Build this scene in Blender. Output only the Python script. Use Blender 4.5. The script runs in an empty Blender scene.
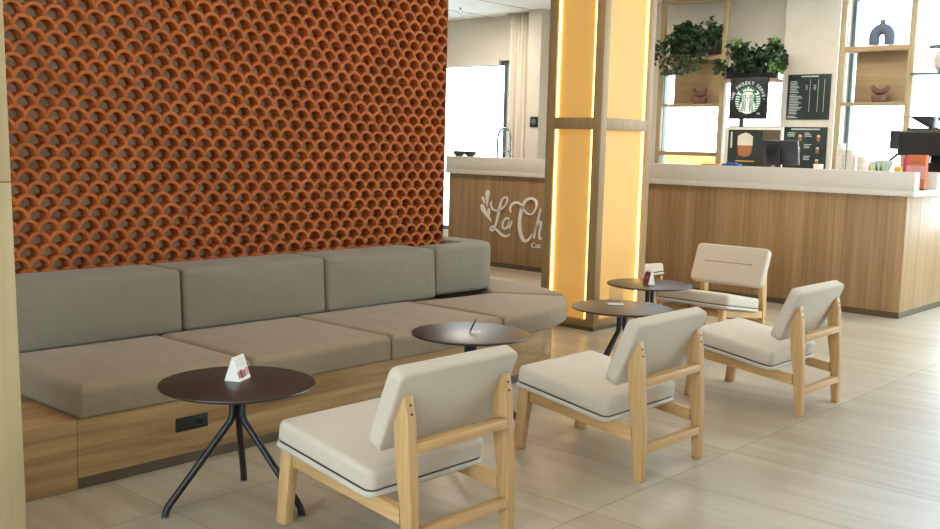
import bpy, bmesh, math, random
from mathutils import Vector, Matrix
random.seed(7)
SC = bpy.context.scene
COL = SC.collection
PI = math.pi

# ------------------------------------------------------------------ camera
def cam_matrix(loc, yaw, pitch, roll):
    cy, sy, cp, sp = math.cos(yaw), math.sin(yaw), math.cos(pitch), math.sin(pitch)
    f = Vector((-sy * cp, cy * cp, -sp)); r = Vector((cy, sy, 0)); u = r.cross(f)
    cr, sr = math.cos(roll), math.sin(roll)
    r2 = cr * r + sr * u; u2 = -sr * r + cr * u
    m = Matrix((r2, u2, -f)).transposed().to_4x4(); m.translation = Vector(loc)
    return m
cd = bpy.data.cameras.new('camera'); cam = bpy.data.objects.new('camera', cd); COL.objects.link(cam)
cam.matrix_world = cam_matrix((3.78621, -3.72570, 1.41669), 0.7300475, 0.1167162, 0.0262350)
cd.sensor_width = 36.0; cd.lens = 1014.1 / 940 * 36.0; cd.clip_start = 0.05; cd.clip_end = 200
SC.camera = cam

# ------------------------------------------------------------------ world, lights, exposure
vs = SC.view_settings
vs.view_transform = 'Standard'; vs.look = 'None'; vs.gamma = 1.0; vs.use_curve_mapping = False
vs.exposure = 0.0
W = bpy.data.worlds.new('sky'); SC.world = W; W.use_nodes = True
wn = W.node_tree; wn.nodes.clear()
wo = wn.nodes.new('ShaderNodeOutputWorld'); wb = wn.nodes.new('ShaderNodeBackground')
tc = wn.nodes.new('ShaderNodeTexCoord'); sep = wn.nodes.new('ShaderNodeSeparateXYZ'); rp = wn.nodes.new('ShaderNodeValToRGB')
rp.color_ramp.elements[0].position = 0.45; rp.color_ramp.elements[0].color = (0.74, 0.82, 0.90, 1)
rp.color_ramp.elements[1].position = 0.75; rp.color_ramp.elements[1].color = (0.60, 0.79, 1.0, 1)
mp = wn.nodes.new('ShaderNodeMapRange'); mp.inputs[1].default_value = -1; mp.inputs[2].default_value = 1
wn.links.new(tc.outputs['Generated'], sep.inputs[0]); wn.links.new(sep.outputs['Z'], mp.inputs[0])
wn.links.new(mp.outputs[0], rp.inputs[0]); wn.links.new(rp.outputs[0], wb.inputs[0]); wn.links.new(wb.outputs[0], wo.inputs[0])
wb.inputs[1].default_value = 11.0

def area(name, loc, size, energy, color, direction, sizey=None, spread=PI):
    l = bpy.data.lights.new(name, 'AREA'); l.energy = energy; l.color = color; l.spread = spread
    l.shape = 'RECTANGLE'; l.size = size; l.size_y = sizey or size
    o = bpy.data.objects.new(name, l); COL.objects.link(o); o.location = loc
    o.rotation_euler = Vector(direction).to_track_quat('-Z', 'Y').to_euler()
    return o
# daylight through the glazed facades on the right and behind the photographer
area('daylight_facade', (5.75, 5.1, 1.7), 2.8, 45, (0.88, 0.94, 1.0), (-1, 0, -0.06), 2.6)
area('daylight_entrance', (1.5, -7.6, 1.7), 7.0, 40, (0.86, 0.93, 1.0), (0, 1, -0.05), 2.6)
# warm unseen ceiling lights; brighter ones over the bar added to lift the back
for x, y, e in ((1.6, -1.6, 8), (1.6, 1.2, 8), (-0.2, -0.6, 13), (-0.1, 1.6, 11), (1.4, 3.9, 14), (-3.4, 4.2, 45), (-5.6, 6.3, 44), (-1.9, 6.1, 18), (-0.4, 6.1, 18), (1.2, 6.1, 16)):
    area('unseen_ceiling_light', (x, y, 3.24), 0.35, e, (1.0, 0.89, 0.76), (0, 0, -1))

# ------------------------------------------------------------------ materials
def srgb(r, g, b):
    f = lambda c: (c / 255) / 12.92 if c / 255 <= 0.04045 else ((c / 255 + 0.055) / 1.055) ** 2.4
    return (f(r), f(g), f(b), 1)
def new_mat(name):
    m = bpy.data.materials.new(name); m.use_nodes = True
    nt = m.node_tree; b = nt.nodes['Principled BSDF']
    return m, nt, b
def plain(name, rgb, rough=0.5, metal=0.0, spec=0.5, var=0.05, scale=8.0):
    m, nt, b = new_mat(name)
    c = srgb(*rgb)
    n = nt.nodes.new('ShaderNodeTexNoise'); n.inputs['Scale'].default_value = scale
    t = nt.nodes.new('ShaderNodeTexCoord'); nt.links.new(t.outputs['Object'], n.inputs['Vector'])
    r = nt.nodes.new('ShaderNodeValToRGB')
    r.color_ramp.elements[0].position = 0.3; r.color_ramp.elements[1].position = 0.7
    r.color_ramp.elements[0].color = (c[0] * (1 - var), c[1] * (1 - var), c[2] * (1 - var), 1)
    r.color_ramp.elements[1].color = (min(1, c[0] * (1 + var)), min(1, c[1] * (1 + var)), min(1, c[2] * (1 + var)), 1)
    nt.links.new(n.outputs['Fac'], r.inputs[0]); nt.links.new(r.outputs[0], b.inputs['Base Color'])
    b.inputs['Roughness'].default_value = rough; b.inputs['Metallic'].default_value = metal
    b.inputs['Specular IOR Level'].default_value = spec
    return m
def wood(name, c1, c2, axis, fine=42.0, rough=0.5, spec=0.3, along=1.6, contrast=(0.32, 0.68)):
    m, nt, b = new_mat(name)
    t = nt.nodes.new('ShaderNodeTexCoord'); mpn = nt.nodes.new('ShaderNodeMapping')
    s = [fine, fine, fine]; s['xyz'.index(axis)] = along
    mpn.inputs['Scale'].default_value = s
    nt.links.new(t.outputs['Object'], mpn.inputs['Vector'])
    n = nt.nodes.new('ShaderNodeTexNoise'); n.inputs['Scale'].default_value = 1.0; n.inputs['Detail'].default_value = 5
    n.inputs['Roughness'].default_value = 0.6; n.inputs['Distortion'].default_value = 0.25
    nt.links.new(mpn.outputs[0], n.inputs['Vector'])
    mp2 = nt.nodes.new('ShaderNodeMapping'); s2 = [fine * .16] * 3; s2['xyz'.index(axis)] = along * .35
    mp2.inputs['Scale'].default_value = s2; nt.links.new(t.outputs['Object'], mp2.inputs['Vector'])
    n2 = nt.nodes.new('ShaderNodeTexNoise'); n2.inputs['Scale'].default_value = 1.0; n2.inputs['Detail'].default_value = 2
    nt.links.new(mp2.outputs[0], n2.inputs['Vector'])
    mx = nt.nodes.new('ShaderNodeMath'); mx.operation = 'MULTIPLY_ADD'; mx.inputs[1].default_value = 0.6
    ml = nt.nodes.new('ShaderNodeMath'); ml.operation = 'MULTIPLY'; ml.inputs[1].default_value = 0.4
    nt.links.new(n2.outputs['Fac'], ml.inputs[0]); nt.links.new(n.outputs['Fac'], mx.inputs[0]); nt.links.new(ml.outputs[0], mx.inputs[2])
    r = nt.nodes.new('ShaderNodeValToRGB')
    r.color_ramp.elements[0].position = contrast[0]; r.color_ramp.elements[1].position = contrast[1]
    r.color_ramp.elements[0].color = srgb(*c1); r.color_ramp.elements[1].color = srgb(*c2)
    nt.links.new(mx.outputs[0], r.inputs[0]); nt.links.new(r.outputs[0], b.inputs['Base Color'])
    b.inputs['Roughness'].default_value = rough; b.inputs['Specular IOR Level'].default_value = spec
    return m
def fabric(name, rgb, var=0.10, weave=420.0, bump=0.15, wrinkle=0.0):
    m, nt, b = new_mat(name); c = srgb(*rgb)
    t = nt.nodes.new('ShaderNodeTexCoord')
    n = nt.nodes.new('ShaderNodeTexNoise'); n.inputs['Scale'].default_value = weave; n.inputs['Detail'].default_value = 2
    nt.links.new(t.outputs['Object'], n.inputs['Vector'])
    n2 = nt.nodes.new('ShaderNodeTexNoise'); n2.inputs['Scale'].default_value = 5.0
    nt.links.new(t.outputs['Object'], n2.inputs['Vector'])
    ad = nt.nodes.new('ShaderNodeMath'); ad.operation = 'ADD'
    h = nt.nodes.new('ShaderNodeMath'); h.operation = 'MULTIPLY'; h.inputs[1].default_value = 0.4
    nt.links.new(n2.outputs['Fac'], h.inputs[0]); nt.links.new(n.outputs['Fac'], ad.inputs[0]); nt.links.new(h.outputs[0], ad.inputs[1])
    r = nt.nodes.new('ShaderNodeValToRGB'); r.color_ramp.elements[0].position = 0.4; r.color_ramp.elements[1].position = 1.0
    r.color_ramp.elements[0].color = tuple(x * (1 - var) for x in c[:3]) + (1,)
    r.color_ramp.elements[1].color = tuple(min(1, x * (1 + var)) for x in c[:3]) + (1,)
    nt.links.new(ad.outputs[0], r.inputs[0]); nt.links.new(r.outputs[0], b.inputs['Base Color'])
    bp = nt.nodes.new('ShaderNodeBump'); bp.inputs['Strength'].default_value = bump; bp.inputs['Distance'].default_value = 0.002
    nt.links.new(n.outputs['Fac'], bp.inputs['Height']); nt.links.new(bp.outputs[0], b.inputs['Normal'])
    if wrinkle:
        n3 = nt.nodes.new('ShaderNodeTexNoise'); n3.inputs['Scale'].default_value = 7.0; n3.inputs['Detail'].default_value = 3; n3.inputs['Distortion'].default_value = 0.8
        nt.links.new(t.outputs['Object'], n3.inputs['Vector'])
        b3 = nt.nodes.new('ShaderNodeBump'); b3.inputs['Strength'].default_value = wrinkle; b3.inputs['Distance'].default_value = 0.03
        nt.links.new(n3.outputs['Fac'], b3.inputs['Height']); nt.links.new(bp.outputs[0], b3.inputs['Normal']); nt.links.new(b3.outputs[0], b.inputs['Normal'])
    b.inputs['Roughness'].default_value = 0.88; b.inputs['Specular IOR Level'].default_value = 0.25
    b.inputs['Sheen Weight'].default_value = 0.12
    return m
def glow(name, rgb, strength):
    m, nt, b = new_mat(name)
    b.inputs['Base Color'].default_value = srgb(*rgb); b.inputs['Emission Color'].default_value = srgb(*rgb)
    b.inputs['Emission Strength'].default_value = strength
    return m

OAK1, OAK2 = (184, 142, 90), (212, 174, 122)
M = {
 'oak_x': wood('pale_oak_grain_x', OAK1, OAK2, 'x', 55), 'oak_y': wood('pale_oak_grain_y', OAK1, OAK2, 'y', 55), 'oak_z': wood('pale_oak_grain_z', OAK1, OAK2, 'z', 55),
 'bench': wood('bench_oak_veneer', (124, 92, 54), (186, 151, 104), 'y', 22, along=1.0, contrast=(.37, .63)),
 'counter': wood('counter_veneer', (134, 102, 66), (182, 147, 104), 'z', 34, along=0.7, rough=.45, spec=.42),
 'pillar': wood('pillar_veneer', (140, 112, 74), (170, 142, 102), 'z', 38, along=0.8, rough=.5, spec=.35),
 'column': wood('column_veneer', (176, 154, 112), (200, 180, 140), 'z', 40, along=0.7),
 'shelf': wood('shelf_veneer', (142, 117, 84), (174, 148, 112), 'x', 30, along=1.0),
 'post': wood('shelf_post_veneer', (152, 133, 98), (178, 158, 122), 'z', 40, along=1.0),
 'kick': plain('brown_kick_plate', (96, 82, 64), 0.45, 0.2),
 'chair_fabric': fabric('cream_upholstery', (203, 190, 171), 0.06),
 'sofa_seat': fabric('taupe_seat_fabric', (146, 128, 104), 0.09, wrinkle=.22),
 'sofa_back': fabric('taupe_back_fabric', (126, 117, 99), 0.09, wrinkle=.22),
 'shell': plain('cream_plastic_shell', (200, 191, 175), 0.5),
 'gasket': plain('dark_piping', (52, 52, 50), 0.6),
 'rubber': plain('black_rubber', (30, 29, 27), 0.7),
 'screw': plain('brown_screw_cap', (98, 66, 36), 0.4),
 'tabletop': plain('dark_brown_laminate', (46, 39, 33), 0.37, 0.0, 0.56, 0.04, 30),
 'black_metal': plain('black_powder_coat', (34, 35, 36), 0.42, 0.3),
 'black': plain('black_plastic', (24, 25, 26), 0.45),
 'dark': plain('charcoal_plastic', (52, 54, 58), 0.4),
 'white': plain('white_solid_surface', (222, 214, 202), 0.35, var=0.02),
 'paper': plain('white_card', (236, 230, 222), 0.6, var=0.02),
 'cream': plain('cream_wall_paint', (214, 205, 190), 0.8, var=0.02),
 'ceil': plain('white_ceiling_paint', (236, 234, 228), 0.85, var=0.01),
 'backing': plain('grey_backing_plaster', (240, 230, 208), 0.85, var=0.03),
 'frame': plain('grey_window_frame', (92, 98, 96), 0.45, 0.3),
 'lintel': plain('brown_lintel', (120, 104, 84), 0.6),
 'joint': plain('ceiling_joint', (176, 172, 164), 0.8),
 'board': plain('dark_green_board', (32, 46, 42), 0.45, var=0.04),
 'chalk': plain('menu_print', (196, 204, 198), 0.7),
 'green': plain('emblem_green', (26, 96, 70), 0.5),
 'emblem': plain('emblem_white', (226, 234, 228), 0.6),
 'steel': plain('brushed_steel', (150, 152, 152), 0.25, 0.9),
 'terra_small': plain('rust_ceramic', (108, 70, 56), 0.7),
 'slate': plain('slate_ceramic', (86, 98, 112), 0.6),
 'beige_cer': plain('beige_ceramic', (206, 190, 176), 0.6),
 'leaf1': plain('dark_leaf', (38, 64, 34), 0.5, var=0.25, scale=14), 'leaf2': plain('light_leaf', (98, 132, 62), 0.5, var=0.2, scale=14),
 'stem': plain('plant_stem', (96, 92, 52), 0.6),
 'curtain': plain('ivory_curtain', (232, 222, 208), 0.9, var=0.03),
 'orange': plain('orange_card', (196, 104, 58), 0.55), 'pink': plain('magenta_card', (206, 60, 112), 0.5), 'rose': plain('rose_print', (220, 150, 150), 0.55),
 'yellow': plain('yellow_paper', (236, 178, 62), 0.6), 'blue': plain('blue_paper', (52, 96, 170), 0.6), 'mint': plain('mint_paper', (190, 212, 194), 0.7),
 'red': plain('dark_red_print', (134, 48, 36), 0.55), 'coffee': plain('coffee_print', (164, 104, 60), 0.5), 'foam': plain('milk_foam_print', (214, 206, 184), 0.5),
 'olive': plain('dark_olive_glaze', (58, 70, 52), 0.35), 'led': glow('warm_led_strip', (255, 200, 104), 8.0),
 'panel': plain('amber_panel', (190, 158, 98), 0.7, var=0.02),
 'ground': plain('outdoor_paving', (234, 232, 226), 0.9), 'hedge': plain('outdoor_hedge', (150, 178, 128), 0.9, var=0.2, scale=3),
 'orange_wood': plain('outdoor_orange_timber', (226, 150, 84), 0.7, var=0.15),
}
_pb = M['panel'].node_tree.nodes['Principled BSDF']        # own amber glow added to the light of its LED strips
_pb.inputs['Emission Color'].default_value = srgb(255, 180, 74); _pb.inputs['Emission Strength'].default_value = 0.36
def glass_mat():
    m, nt, b = new_mat('window_glass')
    nt.nodes.remove(b)
    tr = nt.nodes.new('ShaderNodeBsdfTransparent'); tr.inputs[0].default_value = (0.96, 0.98, 0.97, 1)
    gl = nt.nodes.new('ShaderNodeBsdfGlossy'); gl.inputs['Roughness'].default_value = 0.02
    mx = nt.nodes.new('ShaderNodeMixShader'); mx.inputs[0].default_value = 0.05
    nt.links.new(tr.outputs[0], mx.inputs[1]); nt.links.new(gl.outputs[0], mx.inputs[2])
    nt.links.new(mx.outputs[0], nt.nodes['Material Output'].inputs[0])
    return m
M['glass'] = glass_mat()
def acrylic():
    m = glass_mat(); m.name = 'clear_acrylic'
    for n in m.node_tree.nodes:
        if n.type == 'MIX_SHADER': n.inputs[0].default_value = 0.22
        if n.type == 'BSDF_GLOSSY': n.inputs['Roughness'].default_value = 0.2
    return m
M['acrylic'] = acrylic()
def terracotta():
    m, nt, b = new_mat('terracotta_clay')
    t = nt.nodes.new('ShaderNodeTexCoord')
    n = nt.nodes.new('ShaderNodeTexNoise'); n.inputs['Scale'].default_value = 5.5; n.inputs['Detail'].default_value = 4
    n2 = nt.nodes.new('ShaderNodeTexNoise'); n2.inputs['Scale'].default_value = 60; n2.inputs['Detail'].default_value = 3
    nt.links.new(t.outputs['Object'], n.inputs['Vector']); nt.links.new(t.outputs['Object'], n2.inputs['Vector'])
    a = nt.nodes.new('ShaderNodeMath'); a.operation = 'MULTIPLY_ADD'; a.inputs[1].default_value = 0.65
    h = nt.nodes.new('ShaderNodeMath'); h.operation = 'MULTIPLY'; h.inputs[1].default_value = 0.35
    nt.links.new(n2.outputs['Fac'], h.inputs[0]); nt.links.new(n.outputs['Fac'], a.inputs[0]); nt.links.new(h.outputs[0], a.inputs[2])
    r = nt.nodes.new('ShaderNodeValToRGB'); r.color_ramp.elements[0].position = 0.3; r.color_ramp.elements[1].position = 0.72
    r.color_ramp.elements[0].color = srgb(146, 74, 26); r.color_ramp.elements[1].color = srgb(180, 97, 40)
    nt.links.new(a.outputs[0], r.inputs[0]); nt.links.new(r.outputs[0], b.inputs['Base Color'])
    b.inputs['Roughness'].default_value = 0.75; b.inputs['Specular IOR Level'].default_value = 0.3
    return m
M['clay'] = terracotta()
TX, TY, TX0, TY0 = 1.148, 0.577, 0.447, -0.53
def floor_mat():
    m, nt, b = new_mat('travertine_look_floor_tiles')
    N, L = nt.nodes.new, nt.links.new
    g = N('ShaderNodeNewGeometry'); s = N('ShaderNodeSeparateXYZ'); L(g.outputs['Position'], s.inputs[0])
    def math_(op, a, b_=None):
        x = N('ShaderNodeMath'); x.operation = op
        for i, v in enumerate((a, b_)):
            if v is None: continue
            if isinstance(v, (int, float)): x.inputs[i].default_value = v
            else: L(v, x.inputs[i])
        return x.outputs[0]
    u = math_('DIVIDE', math_('SUBTRACT', s.outputs[0], TX0), TX); v = math_('DIVIDE', math_('SUBTRACT', s.outputs[1], TY0), TY)
    fu = math_('ABSOLUTE', math_('SUBTRACT', math_('FRACT', math_('ADD', u, 0.5)), 0.5)); fv = math_('ABSOLUTE', math_('SUBTRACT', math_('FRACT', math_('ADD', v, 0.5)), 0.5))
    ju = math_('LESS_THAN', math_('MULTIPLY', fu, TX), 0.0022); jv = math_('LESS_THAN', math_('MULTIPLY', fv, TY), 0.0018)
    joint = math_('MAXIMUM', ju, jv)
    idc = N('ShaderNodeCombineXYZ'); L(math_('FLOOR', u), idc.inputs[0]); L(math_('FLOOR', v), idc.inputs[1])
    wn_ = N('ShaderNodeTexWhiteNoise'); L(idc.outputs[0], wn_.inputs['Vector'])
    off = N('ShaderNodeVectorMath'); off.operation = 'SCALE'; L(wn_.outputs['Color'], off.inputs[0]); off.inputs['Scale'].default_value = 7.0
    add = N('ShaderNodeVectorMath'); add.operation = 'ADD'; L(g.outputs['Position'], add.inputs[0]); L(off.outputs[0], add.inputs[1])
    mpn = N('ShaderNodeMapping'); mpn.inputs['Scale'].default_value = (0.9, 8.0, 1.0); L(add.outputs[0], mpn.inputs['Vector'])
    n = N('ShaderNodeTexNoise'); n.inputs['Scale'].default_value = 1.0; n.inputs['Detail'].default_value = 5; n.inputs['Distortion'].default_value = 0.6; L(mpn.outputs[0], n.inputs['Vector'])
    mp2 = N('ShaderNodeMapping'); mp2.inputs['Scale'].default_value = (2.0, 38.0, 1.0); L(add.outputs[0], mp2.inputs['Vector'])
    n2 = N('ShaderNodeTexNoise'); n2.inputs['Scale'].default_value = 1.0; n2.inputs['Detail'].default_value = 3; L(mp2.outputs[0], n2.inputs['Vector'])
    f = math_('ADD', math_('MULTIPLY', n.outputs['Fac'], 0.62), math_('ADD', math_('MULTIPLY', n2.outputs['Fac'], 0.22), math_('MULTIPLY', wn_.outputs['Value'], 0.16)))
    r = N('ShaderNodeValToRGB'); e = r.color_ramp.elements
    e[0].position = 0.32; e[0].color = srgb(162, 147, 122); e[1].position = 0.66; e[1].color = srgb(188, 177, 157)
    L(f, r.inputs[0])
    mx = N('ShaderNodeMix'); mx.data_type = 'RGBA'; L(joint, mx.inputs[0]); L(r.outputs[0], mx.inputs[6]); mx.inputs[7].default_value = srgb(112, 100, 82)
    L(mx.outputs[2], b.inputs['Base Color'])
    b.inputs['Roughness'].default_value = 0.33; b.inputs['Specular IOR Level'].default_value = 0.45
    bp = N('ShaderNodeBump'); bp.inputs['Strength'].default_value = 0.06; bp.inputs['Distance'].default_value = 0.004; L(n.outputs['Fac'], bp.inputs['Height']); L(bp.outputs[0], b.inputs['Normal'])
    return m
M['floor'] = floor_mat()

# ------------------------------------------------------------------ mesh helpers
class MB:
    """Collects shapes (world or local coordinates) and links them as ONE mesh object."""
    def __init__(s): s.v = []; s.f = []
    def add(s, vs_, fs):
        k = len(s.v); s.v += [tuple(p) for p in vs_]; s.f += [tuple(i + k for i in q) for q in fs]; return s
    def box(s, x0, x1, y0, y1, z0, z1):
        v = [(x, y, z) for z in (z0, z1) for (x, y) in ((x0, y0), (x1, y0), (x1, y1), (x0, y1))]
        return s.add(v, [(3, 2, 1, 0), (4, 5, 6, 7), (0, 1, 5, 4), (1, 2, 6, 5), (2, 3, 7, 6), (3, 0, 4, 7)])
    def obox(s, c, ax, ay, az):
        c, ax, ay, az = map(Vector, (c, ax, ay, az))
        v = [c + a * ax + b * ay + d * az for d in (-1, 1) for a, b in ((-1, -1), (1, -1), (1, 1), (-1, 1))]
        return s.add(v, [(3, 2, 1, 0), (4, 5, 6, 7), (0, 1, 5, 4), (1, 2, 6, 5), (2, 3, 7, 6), (3, 0, 4, 7)])
    def prism(s, poly, fn, h0, h1):
        n = len(poly)
        v = [fn(a, b, h0) for a, b in poly] + [fn(a, b, h1) for a, b in poly]
        return s.add(v, [tuple(range(n - 1, -1, -1)), tuple(range(n, 2 * n))] + [(i, (i + 1) % n, (i + 1) % n + n, i + n) for i in range(n)])
    def tube(s, path, r, seg=14):
        path = [Vector(p) for p in path]; rs = r if isinstance(r, (list, tuple)) else [r] * len(path)
        n = len(path); v = []; prev = None
        for i, p in enumerate(path):
            t = (path[min(i + 1, n - 1)] - path[max(i - 1, 0)]).normalized()
            a = prev - t * prev.dot(t) if prev is not None else (Vector((1, 0, 0)) if abs(t.x) < .9 else Vector((0, 1, 0)))
            a = (a - t * a.dot(t)).normalized(); prev = a; b = t.cross(a)
            v += [p + (a * math.cos(2 * PI * k / seg) + b * math.sin(2 * PI * k / seg)) * rs[i] for k in range(seg)]
        f = [(i * seg + k, i * seg + (k + 1) % seg, (i + 1) * seg + (k + 1) % seg, (i + 1) * seg + k) for i in range(n - 1) for k in range(seg)]
        f += [tuple(range(seg - 1, -1, -1)), tuple((n - 1) * seg + k for k in range(seg))]
        return s.add(v, f)
    def lathe(s, prof, c=(0, 0, 0), seg=40):
        v = []; f = []; n = len(prof)
        for r, z in prof: v += [(c[0] + max(r, 1e-4) * math.cos(2 * PI * k / seg), c[1] + max(r, 1e-4) * math.sin(2 * PI * k / seg), c[2] + z) for k in range(seg)]
        f = [(i * seg + k, i * seg + (k + 1) % seg, (i + 1) * seg + (k + 1) % seg, (i + 1) * seg + k) for i in range(n - 1) for k in range(seg)]
        f += [tuple(range(seg - 1, -1, -1)), tuple((n - 1) * seg + k for k in range(seg))]
        return s.add(v, f)
    def cushion(s, outline, h0, h1, r, fn, puff=0.0, rb=None, rect=True):
        """outline: convex CCW points; rounded top and bottom rims, puffed top; fn maps (a, b, h) to a point."""
        rb = r if rb is None else rb
        n = len(outline); P = [Vector((a, b)) for a, b in outline]; cen = sum(P, Vector((0, 0))) / n
        nor = []
        for i in range(n):
            e1 = (P[i] - P[i - 1]).normalized(); e2 = (P[(i + 1) % n] - P[i]).normalized(); t = (e1 + e2)
            t = t.normalized() if t.length > 1e-6 else e1
            nor.append(Vector((-t.y, t.x)))
        loops = []
        for k in range(5):
            a = PI / 2 * k / 4; loops.append(([p + q * rb * (1 - math.sin(a)) for p, q in zip(P, nor)], h0 + rb * (1 - math.cos(a))))
        for k in range(6):
            a = PI / 2 * k / 5; loops.append(([p + q * r * (1 - math.cos(a)) for p, q in zip(P, nor)], h1 - r + r * math.sin(a)))
        rim = loops[-1][0]
        ha = max(abs(p.x - cen.x) for p in rim); hb = max(abs(p.y - cen.y) for p in rim)
        def top(p, fct):
            if not rect: return h1 + puff * (1 - fct ** 2.2)
            return h1 + puff * max(0, (1 - (abs(p.x - cen.x) / ha) ** 2.5) * (1 - (abs(p.y - cen.y) / hb) ** 2.5))
        v = []; f = []
        for lp, h in loops: v += [fn(p.x, p.y, h) for p in lp]
        for fct in (0.96, 0.9, 0.82, 0.72, 0.6, 0.46, 0.3, 0.15):
            lp = [cen + (p - cen) * fct for p in rim]; loops.append((lp, h1)); v += [fn(p.x, p.y, top(p, fct)) for p in lp]
        for i in range(len(loops) - 1): f += [(i * n + k, i * n + (k + 1) % n, (i + 1) * n + (k + 1) % n, (i + 1) * n + k) for k in range(n)]
        v.append(fn(cen.x, cen.y, h1 + puff)); last = len(v) - 1; b0 = (len(loops) - 1) * n
        f += [(b0 + k, b0 + (k + 1) % n, last) for k in range(n)]; f.append(tuple(range(n - 1, -1, -1)))
        return s.add(v, f)
    def build(s, name, m, parent=None, smooth=False, bevel=0.0, bseg=2, angle=35, world=True):
        off = parent_world(parent) if (parent is not None and world) else Vector((0, 0, 0))
        me = bpy.data.meshes.new(name)
        me.from_pydata([tuple(Vector(p) - off) for p in s.v], [], s.f); me.validate()
        bm = bmesh.new(); bm.from_mesh(me); bmesh.ops.recalc_face_normals(bm, faces=bm.faces[:])
        if bevel > 0:
            ed = [e for e in bm.edges if len(e.link_faces) == 2 and e.calc_face_angle(0) > math.radians(30)]
            bmesh.ops.bevel(bm, geom=ed, offset=bevel, segments=bseg, affect='EDGES', profile=0.5, clamp_overlap=True)
        bm.to_mesh(me); bm.free()
        me.materials.append(M[m] if isinstance(m, str) else m)
        if smooth or bevel > 0:
            me.polygons.foreach_set('use_smooth', [True] * len(me.polygons))
            if hasattr(me, 'set_sharp_from_angle'): me.set_sharp_from_angle(angle=math.radians(angle))
        o = bpy.data.objects.new(name, me); COL.objects.link(o)
        if parent is not None: o.parent = parent
        return o
def parent_world(p):
    v = Vector((0, 0, 0))
    while p is not None: v += p.location; p = p.parent
    return v
def rrect(a0, a1, b0, b1, r, n=5):
    pts = []
    for cx, cy, s0 in ((a1 - r, b0 + r, -PI / 2), (a1 - r, b1 - r, 0), (a0 + r, b1 - r, PI / 2), (a0 + r, b0 + r, PI)):
        pts += [(cx + r * math.cos(s0 + PI / 2 * k / n), cy + r * math.sin(s0 + PI / 2 * k / n)) for k in range(n + 1)]
    return pts
def densify(poly, step):
    out = []
    for i, p in enumerate(poly):
        q = poly[(i + 1) % len(poly)]; d = math.dist(p, q); k = max(1, int(d / step))
        out += [(p[0] + (q[0] - p[0]) * j / k, p[1] + (q[1] - p[1]) * j / k) for j in range(k)]
    return out
XYZ = lambda a, b, h: (a, b, h)
def thing(name, label, cat, loc=(0, 0, 0), group=None):
    o = bpy.data.objects.new(name, None); o.empty_display_size = 0.1; COL.objects.link(o); o.location = loc
    return tag(o, label, cat, group)
def tag(o, label, cat, group=None):
    o['label'] = label; o['category'] = cat
    if group: o['group'] = group
    return o
def struct(o): o['kind'] = 'structure'; return o
def copy_tree(o, parent=None):
    c = o.copy(); COL.objects.link(c)
    if parent is not None: c.parent = parent
    for ch in [x for x in SC.objects if x.parent == o]: copy_tree(ch, c)
    return c
def text_mesh(body, size, depth=0.002):
    cu = bpy.data.curves.new('lettering', 'FONT'); cu.body = body; cu.size = size; cu.extrude = depth; cu.align_x = 'CENTER'; cu.align_y = 'CENTER'
    o = bpy.data.objects.new('lettering', cu); COL.objects.link(o)
    bpy.context.view_layer.update()
    me = bpy.data.meshes.new_from_object(o.evaluated_get(bpy.context.evaluated_depsgraph_get()))
    v = [tuple(p.co) for p in me.vertices]; f = [tuple(p.vertices) for p in me.polygons]
    bpy.data.objects.remove(o); bpy.data.curves.remove(cu); bpy.data.meshes.remove(me)
    return v, f
def on_front(v, cx, y, cz, ang=0.0):           # text lying in its xy plane -> a board facing -y
    c, s = math.cos(ang), math.sin(ang)
    return [(cx + a * c - b * s, y - d, cz + a * s + b * c) for a, b, d in v]

# ------------------------------------------------------------------ the room
CZ = 3.27
struct(MB().box(-9, 5.3, -7.1, 7.8, -0.06, 0).build('floor', 'floor'))
struct(MB().box(-9, 5.3, -7.1, 7.8, CZ, CZ + 0.1).build('ceiling', 'ceil'))
for k, y in enumerate((4.9, 5.7)):
    pass
YB = 7.6
wb_ = MB()      # back wall: solid pieces around the three window openings
wb_.box(-9, -8.3, YB, YB + .2, 0, CZ).box(-8.3, -5.55, YB, YB + .2, 2.645, CZ).box(-8.3, -5.55, YB, YB + .2, 0, .12)
wb_.box(-5.55, -3.20, YB, YB + .2, 0, CZ).box(-3.20, -1.43, YB, YB + .2, 2.42, CZ).box(-3.20, -1.43, YB, YB + .2, 0, .9)
wb_.box(-1.43, -0.80, YB, YB + .2, 0, CZ).box(-0.80, 5.0, YB, YB + .2, 0, .7).box(-0.80, 5.0, YB, YB + .2, 3.16, CZ).box(5.0, 5.3, YB, YB + .2, 0, CZ)
struct(wb_.build('wall_back', 'cream'))
struct(MB().box(-9.1, -9, -7.1, 7.8, 0, CZ).build('wall_left', 'cream'))
struct(MB().box(-9, 1.0, -7.2, -7.1, 0, CZ).box(5.0, 5.3, -7.2, -7.1, 0, CZ).build('wall_front', 'cream'))
struct(MB().box(5.2, 5.3, -7.1, 4.4, 0, CZ).box(5.2, 5.3, 7.2, 7.6, 0, CZ).build('wall_right', 'cream'))
def window(name, x0, x1, z0, z1, mull_x, mull_z=(), t=.05, y=YB + .06):
    w = MB()
    w.box(x0, x1, y, y + .07, z0, z0 + t).box(x0, x1, y, y + .07, z1 - t, z1).box(x0, x0 + t, y, y + .07, z0 + t, z1 - t).box(x1 - t, x1, y, y + .07, z0 + t, z1 - t)
    for m in mull_x: w.box(m - t / 2, m + t / 2, y, y + .07, z0 + t, z1 - t)
    for (a, b, z) in mull_z: w.box(a, b, y + .005, y + .065, z - t / 2, z + t / 2)
    o = struct(w.build(name, 'frame'))
    MB().box(x0 + t, x1 - t, y + .03, y + .036, z0 + t, z1 - t).build('pane', 'glass', o)
    return o
window('window_1', -8.3, -5.55, .12, 2.645, (-5.80,), (), .065)
window('window_2', -3.2, -1.43, .9, 2.42, (-2.36,), ())
window('window_3', -0.785, 5.0, .7, 3.16, (2.3,), ((0.05, 4.95, 2.585),), .036)
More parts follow.
